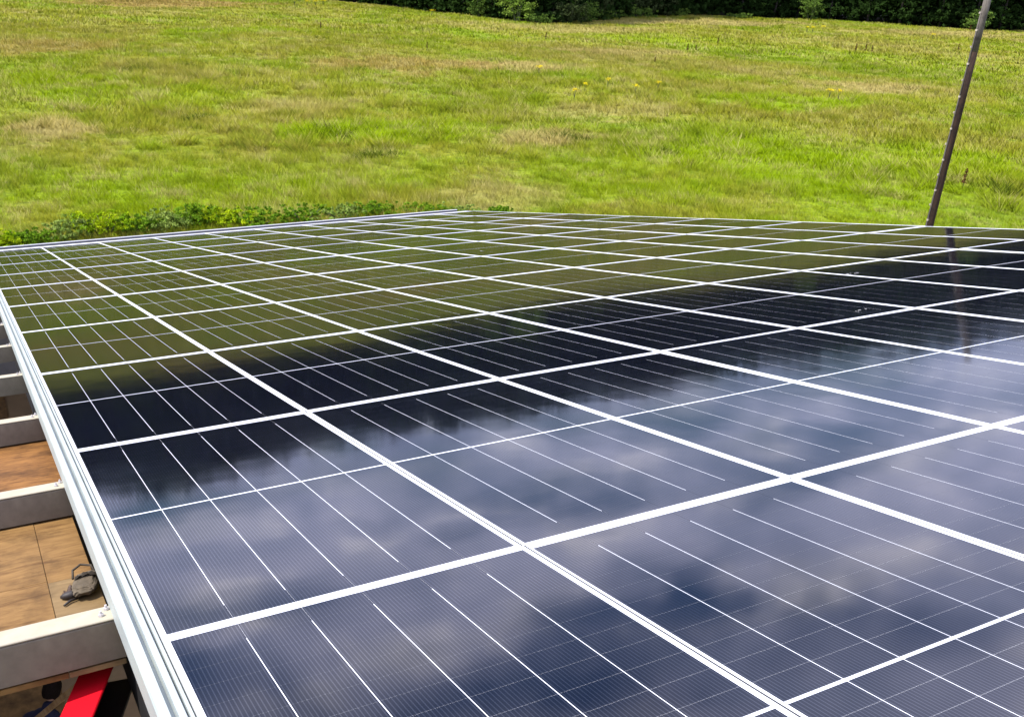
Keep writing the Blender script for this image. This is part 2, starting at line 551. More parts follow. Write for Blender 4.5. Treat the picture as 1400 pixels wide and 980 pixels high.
def gz(x, y):
    return float(ground_z(np.array([x], float), np.array([y], float))[0])


az = np.radians(np.concatenate([np.linspace(-180, -14, 40), np.linspace(-12, 74, 430), np.linspace(78, 176, 30)]))
rad = np.concatenate([[0.5], np.geomspace(4, 24, 12), np.geomspace(25, 260, 300), np.geomspace(290, 3500, 24)])
AA, RR = np.meshgrid(az, rad)
gx, gy = np.sin(AA) * RR, np.cos(AA) * RR
gzv = ground_z(gx, gy)
na, nr = len(az), len(rad)
idx = np.arange(na * nr).reshape(nr, na)
i0, i1 = idx[:-1], idx[1:]
quads = np.stack([i0, i1, np.roll(i1, -1, 1), np.roll(i0, -1, 1)], -1).reshape(-1, 4)
me = np_mesh('meadow', np.stack([gx, gy, gzv], -1).reshape(-1, 3), quads[:, ::-1], M_GROUND, smooth=True)
ctr = np.arctan2(gx, gy)
inwood = (np.hypot(gx, gy) > edge_dist(ctr) + 2.5) & (np.abs(ctr) < 2.2)
me.materials.append(M_WOODFLOOR)
me.polygons.foreach_set('material_index', inwood[:-1].reshape(-1).astype(np.int32))
link('meadow_ground', me, kind='structure')


# ------------------------------------------------------------------ meadow grass
def in_barn(x, y):
    return (x > -7) & (x < 12.6) & (y < 20.0)


def grass_points(n, d0, d1, a0=-9, a1=68, power=1.0):
    u = rng.random(n)
    if power == 1.0:
        d = d0 * (d1 / d0) ** u
    else:
        d = np.sqrt(d0 * d0 + (d1 * d1 - d0 * d0) * u)
    a = np.radians(a0 + (a1 - a0) * rng.random(n))
    x, y = CAMLOC[0] + np.sin(a) * d, CAMLOC[1] + np.cos(a) * d
    k = ~in_barn(x, y)
    return x[k], y[k], d[k]


def grass_mesh(name, x, y, h, rad, nb, bw, lean=0.35):
    n = len(x)
    z = ground_z(x, y)
    tint0 = np.clip(0.50 + 0.18 * rng.standard_normal(n) + (fbm(x / 2.0, y / 2.0, 77, 3) - 0.5) * 1.1 + (fbm(x / .8, y / .8, 78, 2) - 0.5) * 0.95, 0, 1)
    wind = fbm(x / 9, y / 9, 41, 2) * 4.0
    a = rng.random((n, nb)) * 2 * np.pi
    r = rad[:, None] * np.sqrt(rng.random((n, nb)))
    bx, by = x[:, None] + np.cos(a) * r, y[:, None] + np.sin(a) * r
    hh = h[:, None] * (0.55 + 0.6 * rng.random((n, nb)))
    la = a + rng.normal(0, 0.9, (n, nb))
    ll = hh * (lean + 0.35 * rng.random((n, nb)))
    tx = bx + np.cos(la) * ll + np.cos(wind)[:, None] * hh * 0.25
    ty = by + np.sin(la) * ll + np.sin(wind)[:, None] * hh * 0.25
    bz = np.broadcast_to(z[:, None] - 0.03, bx.shape)
    pa = rng.random((n, nb)) * np.pi
    w = (bw[:, None] * (0.6 + 0.8 * rng.random((n, nb))))
    px, py = np.cos(pa) * w, np.sin(pa) * w
    v = np.empty((n, nb, 3, 3), np.float32)
    v[..., 0, :] = np.stack([bx - px, by - py, bz], -1)
    v[..., 1, :] = np.stack([bx + px, by + py, bz], -1)
    v[..., 2, :] = np.stack([tx, ty, bz + hh], -1)
    tint = np.clip(tint0[:, None] + rng.normal(0, 0.10, (n, nb)), 0, 1)
    tv = np.repeat(tint.reshape(-1), 3)
    f = np.arange(n * nb * 3).reshape(-1, 3)
    return np_mesh(name, v.reshape(-1, 3), f, M_GRASS, attrs={'tint': tv})


def keep(x, y, d):
    k = np.hypot(x, y) < edge_dist(np.arctan2(x, y)) + 1.0
    return x[k], y[k], d[k]


def hmod(x, y):
    return 0.55 + 0.9 * np.clip(fbm(x / 5.5, y / 5.5, 61, 3) * 1.5 - 0.25, 0, 1)


x, y, d = grass_points(30000, 21, 62)
x, y, d = keep(x, y, d)
link('meadow_grass', grass_mesh('near_grass', x, y, 0.34 * hmod(x, y), np.full(len(x), 0.26), 24, np.full(len(x), 0.0095), 0.5), kind='stuff',
     label='tall green and yellow grass of the meadow')
x, y, d = keep(*grass_points(34000, 55, 130, power=2))
link('meadow_grass', grass_mesh('middle_grass', x, y, 0.38 * hmod(x, y), np.full(len(x), 0.5), 15, np.full(len(x), 0.024), 0.5), kind='stuff',
     label='tall green and yellow grass of the meadow')
x, y, d = keep(*grass_points(36000, 120, 235, power=2))
link('meadow_grass', grass_mesh('far_grass', x, y, 0.38 * hmod(x, y), np.full(len(x), 0.85), 10, np.full(len(x), 0.062), 0.5), kind='stuff',
     label='tall green and yellow grass of the meadow')


# windswept hummocks of lush grass
def hummocks(spots, n, blades):
    xs, ys, hs = [], [], []
    for cx_, cy_, rx_, ry_, cnt in spots:
        a, q = rng.random(cnt) * 6.28, np.sqrt(rng.random(cnt))
        for hx, hy in zip(cx_ + np.cos(a) * q * rx_, cy_ + np.sin(a) * q * ry_):
            sz = .45 + .75 * rng.random()
            b_, r_ = rng.random(n) * 6.28, np.sqrt(rng.random(n))
            xs.append(hx + np.cos(b_) * r_ * sz * 1.25)
            ys.append(hy + np.sin(b_) * r_ * sz * .8)
            hs.append((.16 + .62 * (1 - r_ ** 2)) * (.55 + .5 * sz))
    return np.concatenate(xs), np.concatenate(ys), np.concatenate(hs)


hx, hy, hh_ = hummocks(((21, 49.5, 8, 4.5, 60), (14, 77, 8, 8, 60), (27, 56, 10, 6, 40), (58, 53, 12, 8, 60), (36, 43, 10, 6, 40), (50, 62, 14, 10, 60), (12, 56, 9, 9, 40),
                        (45, 30, 6, 5, 26), (64, 71, 12, 8, 40), (24, 62, 14, 8, 40)), 22, 16)
me = grass_mesh('lush_grass', hx, hy, hh_, np.full(len(hx), .26), 13, np.full(len(hx), .018), .75)
link('lush_grass', me, kind='stuff', label='windswept hummocks of lush green grass in the meadow')


# ------------------------------------------------------------------ leaf clumps
def leaf_quads(c, nrm_bias, size, n_rng):
    """c: (n,3) leaf centres -> verts (n*4,3)"""
    n = len(c)
    u = n_rng.standard_normal((n, 3))
    u /= np.linalg.norm(u, axis=1, keepdims=True)
    nn = n_rng.standard_normal((n, 3)) + nrm_bias
    w = np.cross(u, nn)
    w /= np.linalg.norm(w, axis=1, keepdims=True) + 1e-9
    s = (size * (0.6 + 0.8 * n_rng.random(n)))[:, None]
    u, w = u * s, w * s * 0.55
    return np.stack([c - u, c - w * 1.0 + u * 0.1, c + u, c + w + u * 0.1], 1).reshape(-1, 3)


def crown_mesh(name, lobes, leaves, size, mat, seed, droop=0.0):
    """lobes: (x,y,z,rx,ry,rz); leaves spread through shells of many small clumps"""
    r = np.random.default_rng(seed)
    cs, ts = [], []
    vol = np.array([l[3] * l[4] * l[5] for l in lobes]) ** (2 / 3)
    cnt = np.maximum(1, (leaves * vol / vol.sum()).astype(int))
    for l, k in zip(lobes, cnt):
        ncl = max(4, k // 22)
        dv = r.standard_normal((ncl, 3))
        dv /= np.linalg.norm(dv, axis=1, keepdims=True)
        rr = 0.55 + 0.5 * r.random(ncl) ** 0.7
        cc = dv * rr[:, None] * np.array(l[3:6]) + np.array(l[:3])
        sub = r.integers(0, ncl, k)
        cr = 0.26 * min(l[3:6]) * (0.6 + 0.8 * r.random(ncl))
        off = r.standard_normal((k, 3)) * np.array([1, 1, 0.6])
        p_ = cc[sub] + off * cr[sub][:, None] * 0.6
        p_[:, 2] -= droop * np.abs(off[:, 2]) * cr[sub]
        cs.append(p_)
        ts.append(np.clip(0.5 + 0.22 * r.standard_normal(ncl)[sub] + 0.12 * r.standard_normal(k), 0, 1))
    c = np.concatenate(cs)
    k = c[:, 2] > 0.02
    c, tn = c[k], np.concatenate(ts)[k]
    v = leaf_quads(c, np.array([0, 0, 0.8]), np.full(len(c), size), r)
    f = np.arange(len(v)).reshape(-1, 4)
    return np_mesh(name, v, f, mat, attrs={'tint': np.repeat(tn, 4)})


def trunk_mesh(name, h, r0, seed, limbs=7):
    r = random.Random(seed)
    bm = bmesh.new()
    pts = [Vector((0, 0, -0.3))]
    for i in range(1, 7):
        pts.append(Vector((r.uniform(-.25, .25), r.uniform(-.25, .25), h * i / 6)))
    bm_tube(bm, pts, [r0 * 1.3] + [r0 * (1 - 0.13 * i) for i in range(1, 7)], 9)
    for k in range(limbs):
        b = pts[1].lerp(pts[-1], 0.12 + 0.85 * k / limbs)
        a = r.uniform(0, 6.28)
        L = h * r.uniform(.22, .42)
        d_ = Vector((math.cos(a), math.sin(a), r.uniform(.25, .9)))
        bm_tube(bm, [b, b + d_ * L * .5 + Vector((0, 0, .2)), b + d_ * L], [r0 * .42, r0 * .28, r0 * .08], 6)
    return bm_mesh(name, bm, M_BARK, smooth=True)


# four kinds of wood-edge tree: (crown, trunk)
tree_kinds = []
KIND_H = [19, 21, 17, 20, 22]
for s in range(5):
    r = random.Random(100 + s)
    H = [19, 21, 17, 20, 22][s]
    lobes = []
    for k in range(15):
        zz_ = H * (0.16 + 0.76 * k / 14)
        sp_ = 4.4 * math.sin(math.pi * min(1, 0.22 + 0.70 * k / 14)) ** 0.8
        a = k * 2.4 + r.uniform(-.5, .5)
        q = r.uniform(.35, .8) * sp_
        s_ = r.uniform(1.5, 2.5)
        lobes.append((math.cos(a) * q, math.sin(a) * q, zz_, s_, s_, s_ * .8))
    for k in range(5):                       # broad upper crown
        a = k * 1.26 + r.uniform(-.4, .4)
        lobes.append((math.cos(a) * 2.3, math.sin(a) * 2.3, H * r.uniform(.80, .92), 2.1, 2.1, 1.7))
    for k in range(9):                       # low hanging branches
        a = k * .7 + r.uniform(-.3, .3)
        q = r.uniform(2.2, 4.0)
        s_ = r.uniform(1.1, 1.8)
        lobes.append((math.cos(a) * q, math.sin(a) * q, r.uniform(.9, 3.4), s_, s_, s_ * .8))
    tree_kinds.append((crown_mesh('crown', lobes, 7000, 0.30, M_OLIVELEAF if s == 3 else M_TREELEAF, 300 + s, 0.3), trunk_mesh('trunk', H * .8, 0.24, 200 + s)))

def along(poly, step, off=0.0):
    out, carry = [], off
    for (x0, y0), (x1, y1) in zip(poly, poly[1:]):
        L = math.hypot(x1 - x0, y1 - y0)
        while carry < L:
            out.append((x0 + (x1 - x0) * carry / L, y0 + (y1 - y0) * carry / L, (y1 - y0) / L, -(x1 - x0) / L))
            carry += step
        carry -= L
    return out


def tree(x, y, k, s, rot, label, group):
    o = empty('broadleaf_tree', (x, y, gz(x, y)), (0, 0, rot), label=label, cat='tree', group=group)
    o.scale = (s, s, s * random.uniform(.92, 1.08))
    link('crown', tree_kinds[k][0], o)
    link('trunk', tree_kinds[k][1], o)
    return o


_ta = np.radians([0, 5.6, 12, 20, 27, 38, 46, 52, 57, 70])
_te = np.radians([4.4, 4.35, 4.2, 3.35, 3.14, 2.87, 2.6, 2.9, 2.6, 2.8])


def wood_top(x, y):
    """height of the wood above the meadow"""
    return 10.2 + math.hypot(x, y) * math.tan(float(np.interp(math.atan2(x, y), _ta, _te)))


SHRUBS = (
    (86, 152, 7.0, 5.0, 'B', 'round mid green shrub at the wood edge, left of the bright shrub'),
    (88.6, 143.5, 7.5, 5.2, 'L', 'bright green shrub at the foot of the wood, largest of the lit shrubs'),
    (91, 140.5, 5.0, 1.7, 'B', 'low bramble patch in front of the bright green shrub at the wood edge'),
    (98, 142.0, 6.5, 5.0, 'O', 'olive brown shrub between two green shrubs at the wood edge'),
    (103.5, 145.5, 6.5, 3.8, 'B', 'pointed green shrub right of the olive brown shrub at the wood edge'),
    (111, 149, 8.0, 2.2, 'B', 'long low green bramble bank at the wood edge, left of the other bank'),
    (122, 154, 8.5, 2.4, 'B', 'long low green bramble bank at the wood edge, right of the other bank'),
    (135, 158.5, 7.0, 1.8, 'N', 'low pale green weeds where the dark wood meets the meadow'),
    (150, 157, 6.0, 1.2, 'N', 'thin strip of low weeds in front of the darkest trees'),
    (166, 153, 6.0, 5.6, 'B', 'upright green shrub with hanging leaves at the wood edge left of the pole'),
    (189, 131.5, 6.0, 5.0, 'N', 'pale green shrub at the wood edge directly behind the pole'))
BEHIND = ['left of all the shrubs', 'behind the bright green shrub', None, 'behind the olive brown shrub', 'behind the pointed shrub', 'behind the left bramble bank',
          'behind the right bramble bank', 'behind the low pale weeds', 'behind the thin strip of weeds', 'behind the upright shrub left of the pole', 'behind the pole']
front = []
for i, (x, y, nx, ny) in enumerate(along(EDGE, 7.0, 1.5)):
    away = Vector((x, y)).normalized()
    front.append((x + away.x * (6.5 + random.uniform(-1.2, 1.2)), y + away.y * (6.5 + random.uniform(-1.2, 1.2))))
used = {}
for (x, y, w, h, mk, lab), b_ in zip(SHRUBS, BEHIND):
    if b_:
        j = min((i for i in range(len(front)) if i not in used), key=lambda i: (front[i][0] - x * 1.03) ** 2 + (front[i][1] - y * 1.03) ** 2)
        used[j] = b_
for i, (x, y) in enumerate(front):
    k = random.randrange(5)
    tree(x, y, k, wood_top(x, y) / KIND_H[k] * random.uniform(.90, 1.04), random.uniform(0, 6.28),
         ('olive' if k == 3 else 'dark') + ' tree at the front of the wood' + (', ' + used[i] if i in used else ' beyond the meadow'),
         'front trees of the wood')

# the wood behind its front trees: one mass of foliage nobody could count
def wood_mass():
    r = np.random.default_rng(91)
    cs, ts = [], []
    for step, back, hmin, hmax, n in ((5.0, 9.0, 0.3, 19, 900), (5.5, 15.0, 0.3, 21, 900), (6.0, 23.0, .3, 22, 800), (5.0, 32.0, .3, 22, 700)):
        for (x, y, nx, ny) in along(EDGE, step, 1.0 + back * .3):
            aw = np.array([x, y]) / math.hypot(x, y)
            px_, py_ = np.array([x, y]) + aw * (back + r.normal(0, 1.5))
            top = wood_top(px_, py_) * (0.88 + .14 * r.random()) * (1 if back > 8 else .8)
            ncl = 44
            zc = hmin + (top - hmin) * r.random(ncl) ** 1.25
            wid = 4.4 * np.sqrt(np.clip(1.06 - (zc / top) ** 3, 0, 1))
            a = r.random(ncl) * 6.28
            q = np.sqrt(r.random(ncl)) * wid
            cc = np.stack([px_ + np.cos(a) * q, py_ + np.sin(a) * q, zc + gz(x, y)], -1)
            sub = r.integers(0, ncl, n)
            cs.append(cc[sub] + r.normal(0, 1, (n, 3)) * np.array([.85, .85, .6]))
            ts.append(np.clip(.35 + .2 * r.standard_normal(ncl)[sub], 0, 1))
    for k in range(105):                     # the far side of the wood
        a0, d0 = math.radians(-16 + 92 * k / 104), 262 + r.normal(0, 5)
        px_, py_ = d0 * math.sin(a0), d0 * math.cos(a0)
        top = wood_top(px_, py_) * (.86 + .08 * r.random())
        n = 800
        cs.append(np.array([px_, py_, 0]) + np.stack([r.normal(0, 2.0, n), r.normal(0, 2.0, n), .3 + (top - .3) * r.random(n)], -1))
        ts.append(np.clip(.3 + .15 * r.standard_normal(n), 0, 1))
    c, tn = np.concatenate(cs), np.concatenate(ts)
    v = leaf_quads(c, np.array([0, 0, .8]), np.full(len(c), .50), r)
    return np_mesh('woodland', v, np.arange(len(v)).reshape(-1, 4), M_TREELEAF, attrs={'tint': np.repeat(tn, 4)})


link('woodland', wood_mass(), kind='stuff', label='dense dark woodland behind the front trees')


def bush(name, x, y, w, h, mat, leaves, size, label, cat='bush', group=None, seed=0, nl=7):
    r = random.Random(seed * 31 + 5)
    lobes = []
    for k in range(nl):
        a, q = r.uniform(0, 6.28), r.uniform(0, .32) * w
        s_ = r.uniform(.22, .36) * w
        lobes.append((math.cos(a) * q, math.sin(a) * q * .8, h * r.uniform(.25, .68), s_, s_ * .8, h * r.uniform(.25, .36)))
    o = empty(name, (x, y, gz(x, y)), (0, 0, 0), label=label, cat=cat, group=group)
    link('foliage', crown_mesh('foliage', lobes, leaves, size, mat, seed + 900), o)
    bm = bmesh.new()
    for k in range(5):
        l = lobes[k % nl]
        bm_tube(bm, [(l[0] * .15, l[1] * .15, -.05), (l[0] * .6, l[1] * .6, l[2] * .55), (l[0], l[1], l[2] + l[5] * .4)],
                [.012 * w, .009 * w, .004 * w], 5)
    link('stems', bm_mesh('stems', bm, M_STEM), o)
    return o


# shrubs and brambles in front of the wood
SHRUB_MAT = {'B': M_SHRUB, 'L': M_SHRUBLIT, 'O': M_OLIVELEAF, 'N': M_SHRUB}
for i, (x, y, w, h, mk, lab) in enumerate(SHRUBS):
    bush('shrub', x, y, w, h, SHRUB_MAT[mk], 2400, 0.16, lab, group='shrubs at the foot of the wood', seed=i, nl=9)

# brambles, nettles and docks just beyond the eave
for i, (x, y, w, h, mk, lab) in enumerate((
        (0.6, 32.6, 2.2, 1.35, M_LIME, 'lime green bush beyond the eave at the left edge of the photo'),
        (2.0, 32.4, 1.5, 1.2, M_BUSHLEAF, 'small dark green bush beyond the eave, right of the leftmost lime bush'),
        (3.2, 33.0, 1.7, 1.6, M_NETTLE, 'grey green nettle clump between lime bushes beyond the eave'),
        (4.4, 33.0, 2.0, 1.75, M_LIME, 'tallest lime green bush beyond the eave'),
        (5.5, 33.0, 1.8, 1.5, M_BUSHLEAF, 'dark green bramble right of the tallest lime bush'),
        (6.6, 33.2, 1.7, 1.7, M_NETTLE, 'feathery grey green nettles left of the dark round bramble'),
        (7.7, 33.2, 1.5, 1.75, M_BUSHLEAF, 'dark round bramble beside the feathery nettles beyond the eave'),
        (8.7, 33.1, 1.9, 1.5, M_LIME, 'yellow green bush beyond the eave, left of the widest dark bramble'),
        (10.0, 32.9, 2.5, 1.35, M_BUSHLEAF, 'widest dark green bramble beyond the eave'),
        (11.8, 32.8, 2.2, 1.3, M_BUSHLEAF, 'green bramble beyond the eave, right of the widest dark bramble'),
        (13.5, 32.6, 2.2, 1.35, M_NETTLE, 'pale nettle bed beyond the eave, left of two green bushes'),
        (15.1, 32.5, 2.1, 1.35, M_BUSHLEAF, 'green bush beyond the eave, left one of two side by side'),
        (16.8, 32.2, 2.0, 1.25, M_BUSHLEAF, 'green bush beyond the eave, right one of two side by side'),
        (18.5, 32.0, 2.0, 1.15, M_NETTLE, 'pale weeds just left of the far roof corner'),
        (19.9, 31.4, 1.3, 1.0, M_BUSHLEAF, 'small dark bush directly above the far roof corner'))):
    bush('bramble_bush', x, y, w * 1.35, h * (.58 if x < 9 else .46), mk, 3000, 0.046, lab, group='bushes beyond the eave', seed=40 + i, nl=14)


# dark tussocks of rank grass in the meadow
tuss = [(19.9, 50.0), (19.2, 43.2), (15.5, 82.4), (13.5, 56.7), (23.1, 53.9), (14.5, 80.0), (18.5, 82.1), (60.7, 67.0),
        (35.8, 40.7), (47.0, 27.6), (31.3, 57.6), (33.3, 45.9)]
TL = ['blackest tussock, in the bright green patch left of the meadow centre', 'dark tussock just below the bright green patch, towards the roof',
      'dark tussock far left in the meadow, middle of three', 'dark tussock near the left side, halfway down the meadow',
      'dark tussock on the upper edge of the bright green patch', 'dark tussock far left in the meadow, leftmost of three', 'dark tussock far left in the meadow, rightmost of three',
      'dark tussock right of the yellow ragworts', 'broad tussock between the meadow centre and the roof', 'grey green tussock right of the pole close to the roof',
      'dark tussock in the very centre of the meadow', 'dark tussock below and right of the meadow centre']
for i, (x, y) in enumerate(tuss):
    n = 26
    big = 1.25 if i == 0 else 1.0 if i == 9 else .55 + .35 * random.random()
    a, q = rng.random(n) * 6.28, rng.random(n) ** .8 * 1.5 * big
    xs, ys = x + np.cos(a) * q * 1.3 + rng.normal(0, .25, n), y + np.sin(a) * q * .8
    me = grass_mesh('tussock', xs - 0, ys - 0, (.32 + .36 * rng.random(n)) * (.6 + .4 * big), np.full(n, .26), 15, np.full(n, .020), 0.9)
    me.materials[0] = M_RANK
    me.attributes['tint'].data.foreach_set('value', np.clip(np.repeat(rng.normal(.10 if i == 0 else .38, .22, len(me.vertices) // 3), 3), 0, 1).astype(np.float32))
    # own origin at the clump's base
    zc = gz(x, y)
    for_v = np.empty(len(me.vertices) * 3, np.float32)
    me.vertices.foreach_get('co', for_v)
    for_v = for_v.reshape(-1, 3) - np.array([x, y, zc], np.float32)
    me.vertices.foreach_set('co', for_v.ravel())
    link('grass_tussock', me, loc=(x, y, zc), label=TL[i], cat='grass tussock',
         group='dark grass tussocks in the meadow')


# yellow ragwort
def flower_mesh(seed):
    r = np.random.default_rng(seed)
    c = r.standard_normal((70, 3)) * np.array([.16, .16, .05]) + np.array([0, 0, .78])
    return np_mesh('flower_head', leaf_quads(c, np.array([0, 0, 2.0]), np.full(70, .05), r), np.arange(280).reshape(-1, 4), M_FLOWER,
                   attrs={'tint': r.random(280)})


bm = bmesh.new()
for k in range(6):
    a = k * 1.05
    bm_tube(bm, [(0, 0, -.05), (.05 * math.cos(a), .05 * math.sin(a), .4), (.16 * math.cos(a), .16 * math.sin(a), .78)], [.012, .01, .006], 5)
rag_stem = bm_mesh('stems', bm, M_STEM)
rag_heads = [flower_mesh(s) for s in range(4)]
rag = [(59.9, 174, 2.4), (61.3, 171.1, 2.2), (63.4, 172.6, 2.2), (65.4, 174, 2.4), (48.0, 72.7, 1.2), (43.0, 59.7, 1.1), (49.2, 64.0, 1.0), (49.2, 60.3, .9),
       (52.3, 61.4, 1.1), (134.9, 124.2, 1.8), (136.6, 124.6, 1.7), (140.6, 126.0, 1.7), (63.3, 53.8, 1.2), (64.0, 53.5, 1.1), (149.8, 111.1, 1.6),
       (77.0, 152.4, 1.8), (45.9, 62.5, .7)]
RL = ['leftmost of four yellow ragworts in a row at the top left of the meadow', 'second from left of four yellow ragworts at the top left of the meadow',
      'third from left of four yellow ragworts at the top left of the meadow', 'rightmost of four yellow ragworts in a row at the top left of the meadow',
      'yellow ragwort highest of the central group, on hay coloured grass', 'lowest and largest yellow ragwort of the central group', 'yellow ragwort in the middle of the central group',
      'yellow ragwort second from the right in the central group', 'rightmost yellow ragwort of the central group', 'leftmost of three far ragworts below the dark wood',
      'middle of three far ragworts below the dark wood', 'rightmost of three far ragworts below the dark wood', 'left one of two bright ragworts side by side left of the pole',
      'right one of two bright ragworts side by side left of the pole', 'lone far yellow ragwort close to the upper part of the pole', 'small lone ragwort just below the wood edge shrubs',
      'smallest yellow ragwort, between the lowest and the middle ones']
for i, (x, y, s) in enumerate(rag):
    d_ = math.hypot(x, y)
    lab = RL[i]
    o = empty('ragwort_plant', (x, y, gz(x, y)), (0, 0, i * 1.3), label=lab, cat='wildflower', group='ragwort plants in the meadow')
    o.scale = (s * .72, s * .72, 1.0 + .25 * (s - 1))
    link('flower_head', rag_heads[i % 4], o)
    link('stems', rag_stem, o)

# rusty dock spikes and dark thistles
r_ = np.random.default_rng(5)
c_ = np.stack([r_.normal(0, .05, 160), r_.normal(0, .05, 160), .30 + .62 * r_.random(160)], -1)
c_[:, :2] *= (1.25 - c_[:, 2:3])
dock_head = np_mesh('seed_head', leaf_quads(c_, np.array([0, 0, .3]), np.full(160, .035), r_), np.arange(640).reshape(-1, 4), M_DOCK,
                    attrs={'tint': r_.random(640)})
bm = bmesh.new()
bm_tube(bm, [(0, 0, -.05), (.01, 0, .5), (0, .01, .95)], [.014, .011, .005], 6)
for k in range(5):
    a = k * 1.25
    bm_tube(bm, [(0, 0, .15 + .1 * k), (.10 * math.cos(a), .10 * math.sin(a), .35 + .1 * k)], [.008, .004], 5)
dock_stem = bm_mesh('stem', bm, M_STEM)
docks = [(44.7, 28.2, 1.15), (73.4, 111.0, 1.4), (68.3, 81.8, 1.0), (83.7, 94.7, 1.6), (84.6, 94.2, 1.3), (95.0, 101.9, 1.5), (182.4, 128.0, 2.0),
         (111.9, 93.7, 1.8), (112.6, 92.7, 1.7), (113.6, 92.5, 1.6), (131.8, 93.0, 1.7), (46.4, 124.0, 1.6), (48.3, 95.9, 1.3)]
DL = ['rusty brown dock spike standing right of the pole close to the roof', 'thin dark spike far out below the round wood edge shrubs',
      'short dark weed alone in the meadow right of centre', 'taller of two dark weeds side by side below the bramble banks', 'shorter of two dark weeds side by side below the bramble banks',
      'dark weed with a pale head right of the paired weeds', 'dark weed by the wood edge left of the pole', 'leftmost of three dark spikes in a row left of the pole',
      'middle of three dark spikes in a row left of the pole', 'rightmost of three dark spikes in a row left of the pole', 'single dark spike immediately left of the pole',
      'dark spike high on the left part of the meadow', 'brownish spike in the upper middle of the meadow']
for i, (x, y, s) in enumerate(docks):
    o = empty('dock_plant', (x, y, gz(x, y)), (0, 0, i), label=DL[i], cat='weed', group='dock plants in the meadow')
    o.scale = (s * .9, s * .9, s * (1 if i == 0 else .72))
    link('seed_head', dock_head, o)
    link('stem', dock_stem, o)

# ------------------------------------------------------------------ utility pole
PX, PY = 24.25, 15.1
pz = gz(PX, PY)
pole = empty('utility_pole', (PX, PY, pz), label='tall dark wooden utility pole standing in the meadow beyond the roof', cat='utility pole')
bm = bmesh.new()
bm_tube(bm, [(0, 0, -.4)] + [(0.006 * math.sin(k * 2.1), 0.006 * math.cos(k * 1.7), k * 1.15) for k in range(1, 8)], [.114 - .0032 * k for k in range(8)], 18)
link('pole_shaft', bm_mesh('pole_shaft', bm, M_POLE, smooth=True), pole)
bm = bmesh.new()
bm_tube(bm, [(0.006 * math.sin(7 * 2.1), 0.006 * math.cos(7 * 1.7), 8.052), (0, 0, 8.9), (0, 0, 9.75)], [.0916, .090, .087], 18)
link('pole_top', bm_mesh('pole_top', bm, M_POLEGREY, smooth=True), pole, label='bleached grey upper length of the pole')
# a cable clipped down the camera-left side of the pole
va = Vector((CAMLOC[0] - PX, CAMLOC[1] - PY, 0)).normalized()
vl = Vector((va.y, -va.x, 0))
if vl.x > 0:
    vl = -vl
side = (va * 0.72 + vl * 0.70).normalized()
bm = bmesh.new()
bm_tube(bm, [side * (.125 - .0029 * k) + Vector((0, 0, k * 1.0)) for k in range(0, 10)], .017, 8)
link('cable_guard', bm_mesh('cable_guard', bm, M_POLEGREY, smooth=True), pole)
clip = bmesh.new()
bm_box(clip, (-.028, -.02, -.025), (.028, .02, .025))
clip_me = bm_mesh('clip', clip, simple('clip_steel', (0.42, 0.36, 0.28), .5, .2), bevel=.004)
for k in range(22):
    zz_ = .6 + k * .42
    s2 = side if k % 2 else (va * .25 + vl * .95).normalized()
    o = link('clip', clip_me, pole, loc=s2 * (.123 - .0029 * zz_) + Vector((0, 0, zz_)))
    o.rotation_euler = (0, 0, math.atan2(s2.y, s2.x) + math.pi / 2)

# ------------------------------------------------------------------ solar panels
W, L = 1.145, 2.114
PW, PL = 1.1385, 2.1125            # panel outer size
LIPX, LIPY = 0.0110, 0.016        # visible width of the frame lips
RX = (-SLOPE, 0, 0)
# long rails run along the slope, short rails across; local z = 0 is the top of the frame


def rail(lo, hi):
    bm = bmesh.new()
    bm_box(bm, lo, hi)
    return bm_mesh('frame_rail', bm, M_FRAME, bevel=0.0012)


gx0, gy0 = (W - PW) / 2, (L - PL) / 2
rail_long = rail((0, 0, -.035), (LIPX, PL, 0))
rail_short = rail((LIPX + .0002, 0, -.035), (PW - LIPX - .0002, LIPY, -.0001))
seal = box_mesh('gap_seal', (.0003, 0, -.02), (W - PW - .0003, PL, -.0013), M_SEAL)
lam = box_mesh('backsheet', (LIPX, LIPY, -.006), (PW - LIPX, PL - LIPY, -.0030), M_LAM)
CW_ = 0.1822
x_first = (PW - 6 * COLP) / 2 + (COLP - CW_) / 2
y_lo = (PL - 22 * CELLP - .011) / 2


def flat_cell(name, w, h):
    me = bpy.data.meshes.new(name)
    z0, z1 = -.0034, -.0026
    me.from_pydata([(0, 0, z0), (w, 0, z0), (w, h, z0), (0, h, z0), (0, 0, z1), (w, 0, z1), (w, h, z1), (0, h, z1)], [],
                   [(4, 5, 6, 7), (0, 1, 5, 4), (1, 2, 6, 5), (2, 3, 7, 6), (3, 0, 4, 7)])
    me.materials.append(M_CELL)
    return me


cell_me = flat_cell('solar_cell', CW_, CELLP - .0007)
cell_end = flat_cell('solar_cell', CW_ + .0021, CELLP - .0007)


def string_mesh(end_low):
    """eleven half cells as one strip; the last one at the module's end is a little wider"""
    w, h, e = CW_, 11 * CELLP - .0012, .0021
    z0, z1 = -.0034, -.0026
    ya = CELLP if end_low else h - CELLP
    if end_low:
        pts = [(0, 0), (w + e, 0), (w + e, ya), (w, ya), (w, h), (0, h)]
    else:
        pts = [(0, 0), (w, 0), (w, ya), (w + e, ya), (w + e, h), (0, h)]
    me = bpy.data.meshes.new('cell_string')
    n = len(pts)
    me.from_pydata([(a, b, z0) for a, b in pts] + [(a, b, z1) for a, b in pts], [],
                   [tuple(range(n, 2 * n))] + [(i, (i + 1) % n, n + (i + 1) % n, n + i) for i in range(n)])
    me.materials.append(M_CELL)
    return me


